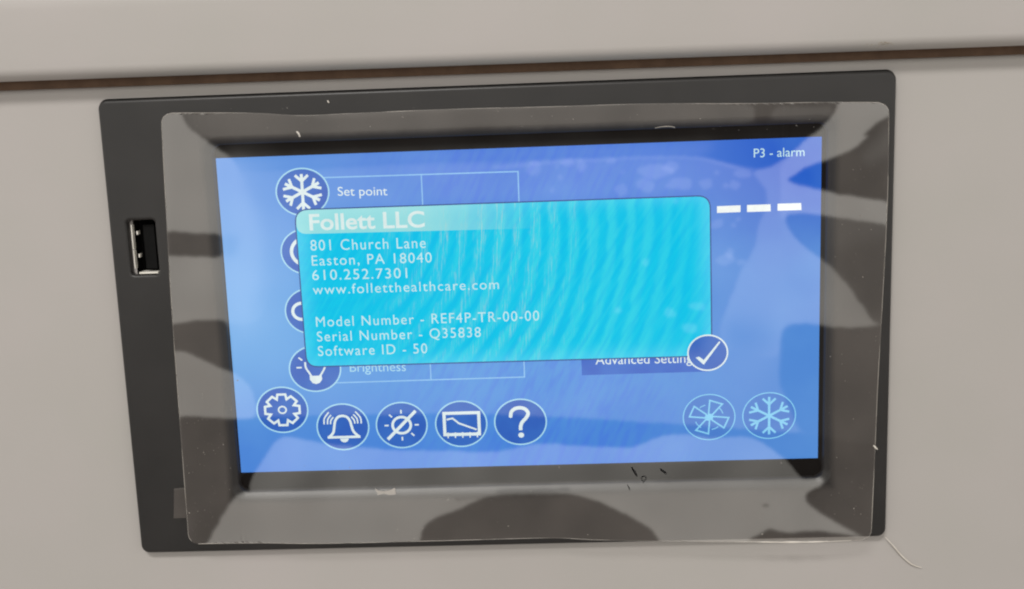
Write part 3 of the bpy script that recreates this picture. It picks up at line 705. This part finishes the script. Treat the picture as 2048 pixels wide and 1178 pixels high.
# pull tab at the lower left
tabp = [(349, 976), (371.5, 974), (375, 1033), (350, 1034)]
b = MB(); q = []
for p in tabp:
    v = at(*p, ZC + 1.0); q.append(v)
nn = 14; vs = []
for j in range(nn):
    for i in range(nn):
        s, t = i / (nn - 1), j / (nn - 1); v = (q[0] * (1 - s) + q[1] * s) * (1 - t) + (q[3] * (1 - s) + q[2] * s) * t
        z = hsample(np.array(v[0]), np.array(v[1])) + .03; vs.append((v[0], v[1], float(z)))
b.add(vs, [(j * nn + i, j * nn + i + 1, (j + 1) * nn + i + 1, (j + 1) * nn + i) for j in range(nn - 1) for i in range(nn - 1)], 0, True)
b.build('pull_tab', M_film, film, FOg)

# ------------------------------------------------------------------ lint, fibres and dust
def onfilm(px, py, up=.05):
    z = ZC
    for _ in range(5):
        p = at(px, py, z + up); z = float(hsample(np.array(p[0]), np.array(p[1])))
    return np.array((p[0], p[1], z + up))
def strand(name, pts, r, m, label, cat, film_=True, zs=None, group=None):
    if film_: P = [onfilm(*p) for p in smoothline(pts, 4)]
    else: P = [at(p[0], p[1], zz) for p, zz in zip(smoothline(pts, 4), np.interp(np.linspace(0, 1, 4 * (len(pts) - 1) + 1), np.linspace(0, 1, len(zs)), zs))]
    n = len(P); rr = [r * (0.45 + .55 * math.sin(math.pi * (i + .5) / n)) for i in range(n)]
    mb = MB(); tube(mb, P, rr); o = mb.build(name, m, None, P[0]); o.location = P2W(P[0]); return tag(o, label, cat, group)
strand('thread', [(1770, 1074), (1785, 1090), (1800, 1108), (1817, 1124), (1828, 1131), (1843, 1135)], .2, M_lint_glint, 'thin white thread hanging from the lower right corner of the frame', 'thread', False, [-1.2, -1.4, -1.6, -1.7, -1.8, -1.8])
strand('fibre', [(1263, 934), (1267, 941), (1271, 947), (1274, 953)], .3, M_fibre, 'thick slanted black fibre on the film just below the screen', 'fibre')
strand('fibre', [(1287, 964), (1283, 957), (1288, 952), (1292, 957), (1286, 966)], .14, M_fibre, 'small black looped fibre under the thick slanted one', 'fibre')
strand('fibre', [(1320, 938), (1326, 942), (1333, 948)], .28, M_fibre, 'short black fibre with a pale tip, right of the looped fibre', 'fibre')
strand('fibre', [(1255, 969), (1258, 976), (1260, 981)], .14, M_fibre, 'faint dark fibre lying on the bright lower lip of the frame', 'fibre')
strand('lint', [(593, 263), (597, 267), (600, 274)], .26, M_lint_glint, 'white lint fleck on the film above the snowflake button', 'lint')
strand('lint', [(1310, 256), (1325, 253.5), (1340, 253), (1350, 255)], .13, M_dust, 'pale lint wisp on the film along the top edge of the window', 'lint')
strand('lint', [(1747, 891), (1751, 895), (1755, 899)], .24, M_lint_glint, 'white lint fleck on the right edge of the film', 'lint')
strand('lint', [(655, 201), (658, 206)], .2, M_lint_glint, 'tiny white fleck on the bare charcoal frame above the film', 'lint', False, [.1, .1])
b = MB(); pts = [onfilm(*p, .08) for p in [(750, 976), (757, 981), (768, 982), (780, 980), (790, 975), (792, 988), (780, 990), (768, 987), (756, 990)]]
b.add(pts, [tuple(range(len(pts)))]); b.add([p + np.array((0, 0, .12)) for p in pts], [tuple(range(len(pts)))])
o = b.build('film_scrap', M_tape, None, pts[0]); o.location = P2W(pts[0]); tag(o, 'torn whitish scrap of film on the lower lip of the window', 'film scrap')
pb = crs(0)
b = MB()
for k in range(26):
    px_ = rng.normal(1765, 12); py_ = rng.normal(88, 3.2); c = at(px_, py_, LZ - .1); r_ = rng.uniform(.08, .3)
    hz = max(0, 3.1 - (c[1] - r_ * .5 - low(c[0])[1])); hz = LZ - 3.1 + math.sqrt(max(3.1 ** 2 - min(hz, 3.0) ** 2, 0))
    b.add([(c[0] + r_ * 1.6 * math.cos(t), c[1] + r_ * .6 * math.sin(t), hz + .05 + .002 * k) for t in np.linspace(0, 6.28, 7, endpoint=False)], [tuple(range(7))])
b.build('scuff_mark', M_smudge, fr, FO)
def speck(b, c, r):
    a = rng.uniform(0, 3.14); e = rng.uniform(1, 2.2)
    vs = []
    for k in range(5):
        t = 2 * math.pi * k / 5 + rng.uniform(-.3, .3); u = r * e * math.cos(t); v = r * math.sin(t)
        vs.append((c[0] + u * math.cos(a) - v * math.sin(a), c[1] + u * math.sin(a) + v * math.cos(a), c[2]))
    vs.append((c[0], c[1], c[2] + r)); b.add(vs, [(k, (k + 1) % 5, 5) for k in range(5)] + [(4, 3, 2, 1, 0)])
b = MB()
for k in range(420):
    z_ = rng.uniform()
    if z_ < .38: p = (rng.uniform(1655, 1765), rng.uniform(300, 1050))
    elif z_ < .58: p = (rng.uniform(370, 480), rng.uniform(760, 1070))
    elif z_ < .85: p = (rng.uniform(500, 1720), rng.uniform(925, 1078))
    else: p = (rng.uniform(360, 1740), rng.uniform(215, 262))
    if p[0] > 1640 + 0 and p[0] > np.interp(p[1], [205, 1080], [1770, 1738]): continue
    speck(b, onfilm(*p), min(.025 + rng.exponential(.03), .16))
o = b.build('dust', M_dust); o['kind'] = 'stuff'; o['label'] = 'fine pale dust specks scattered over the margins of the film'; o['category'] = 'dust'
print('done')
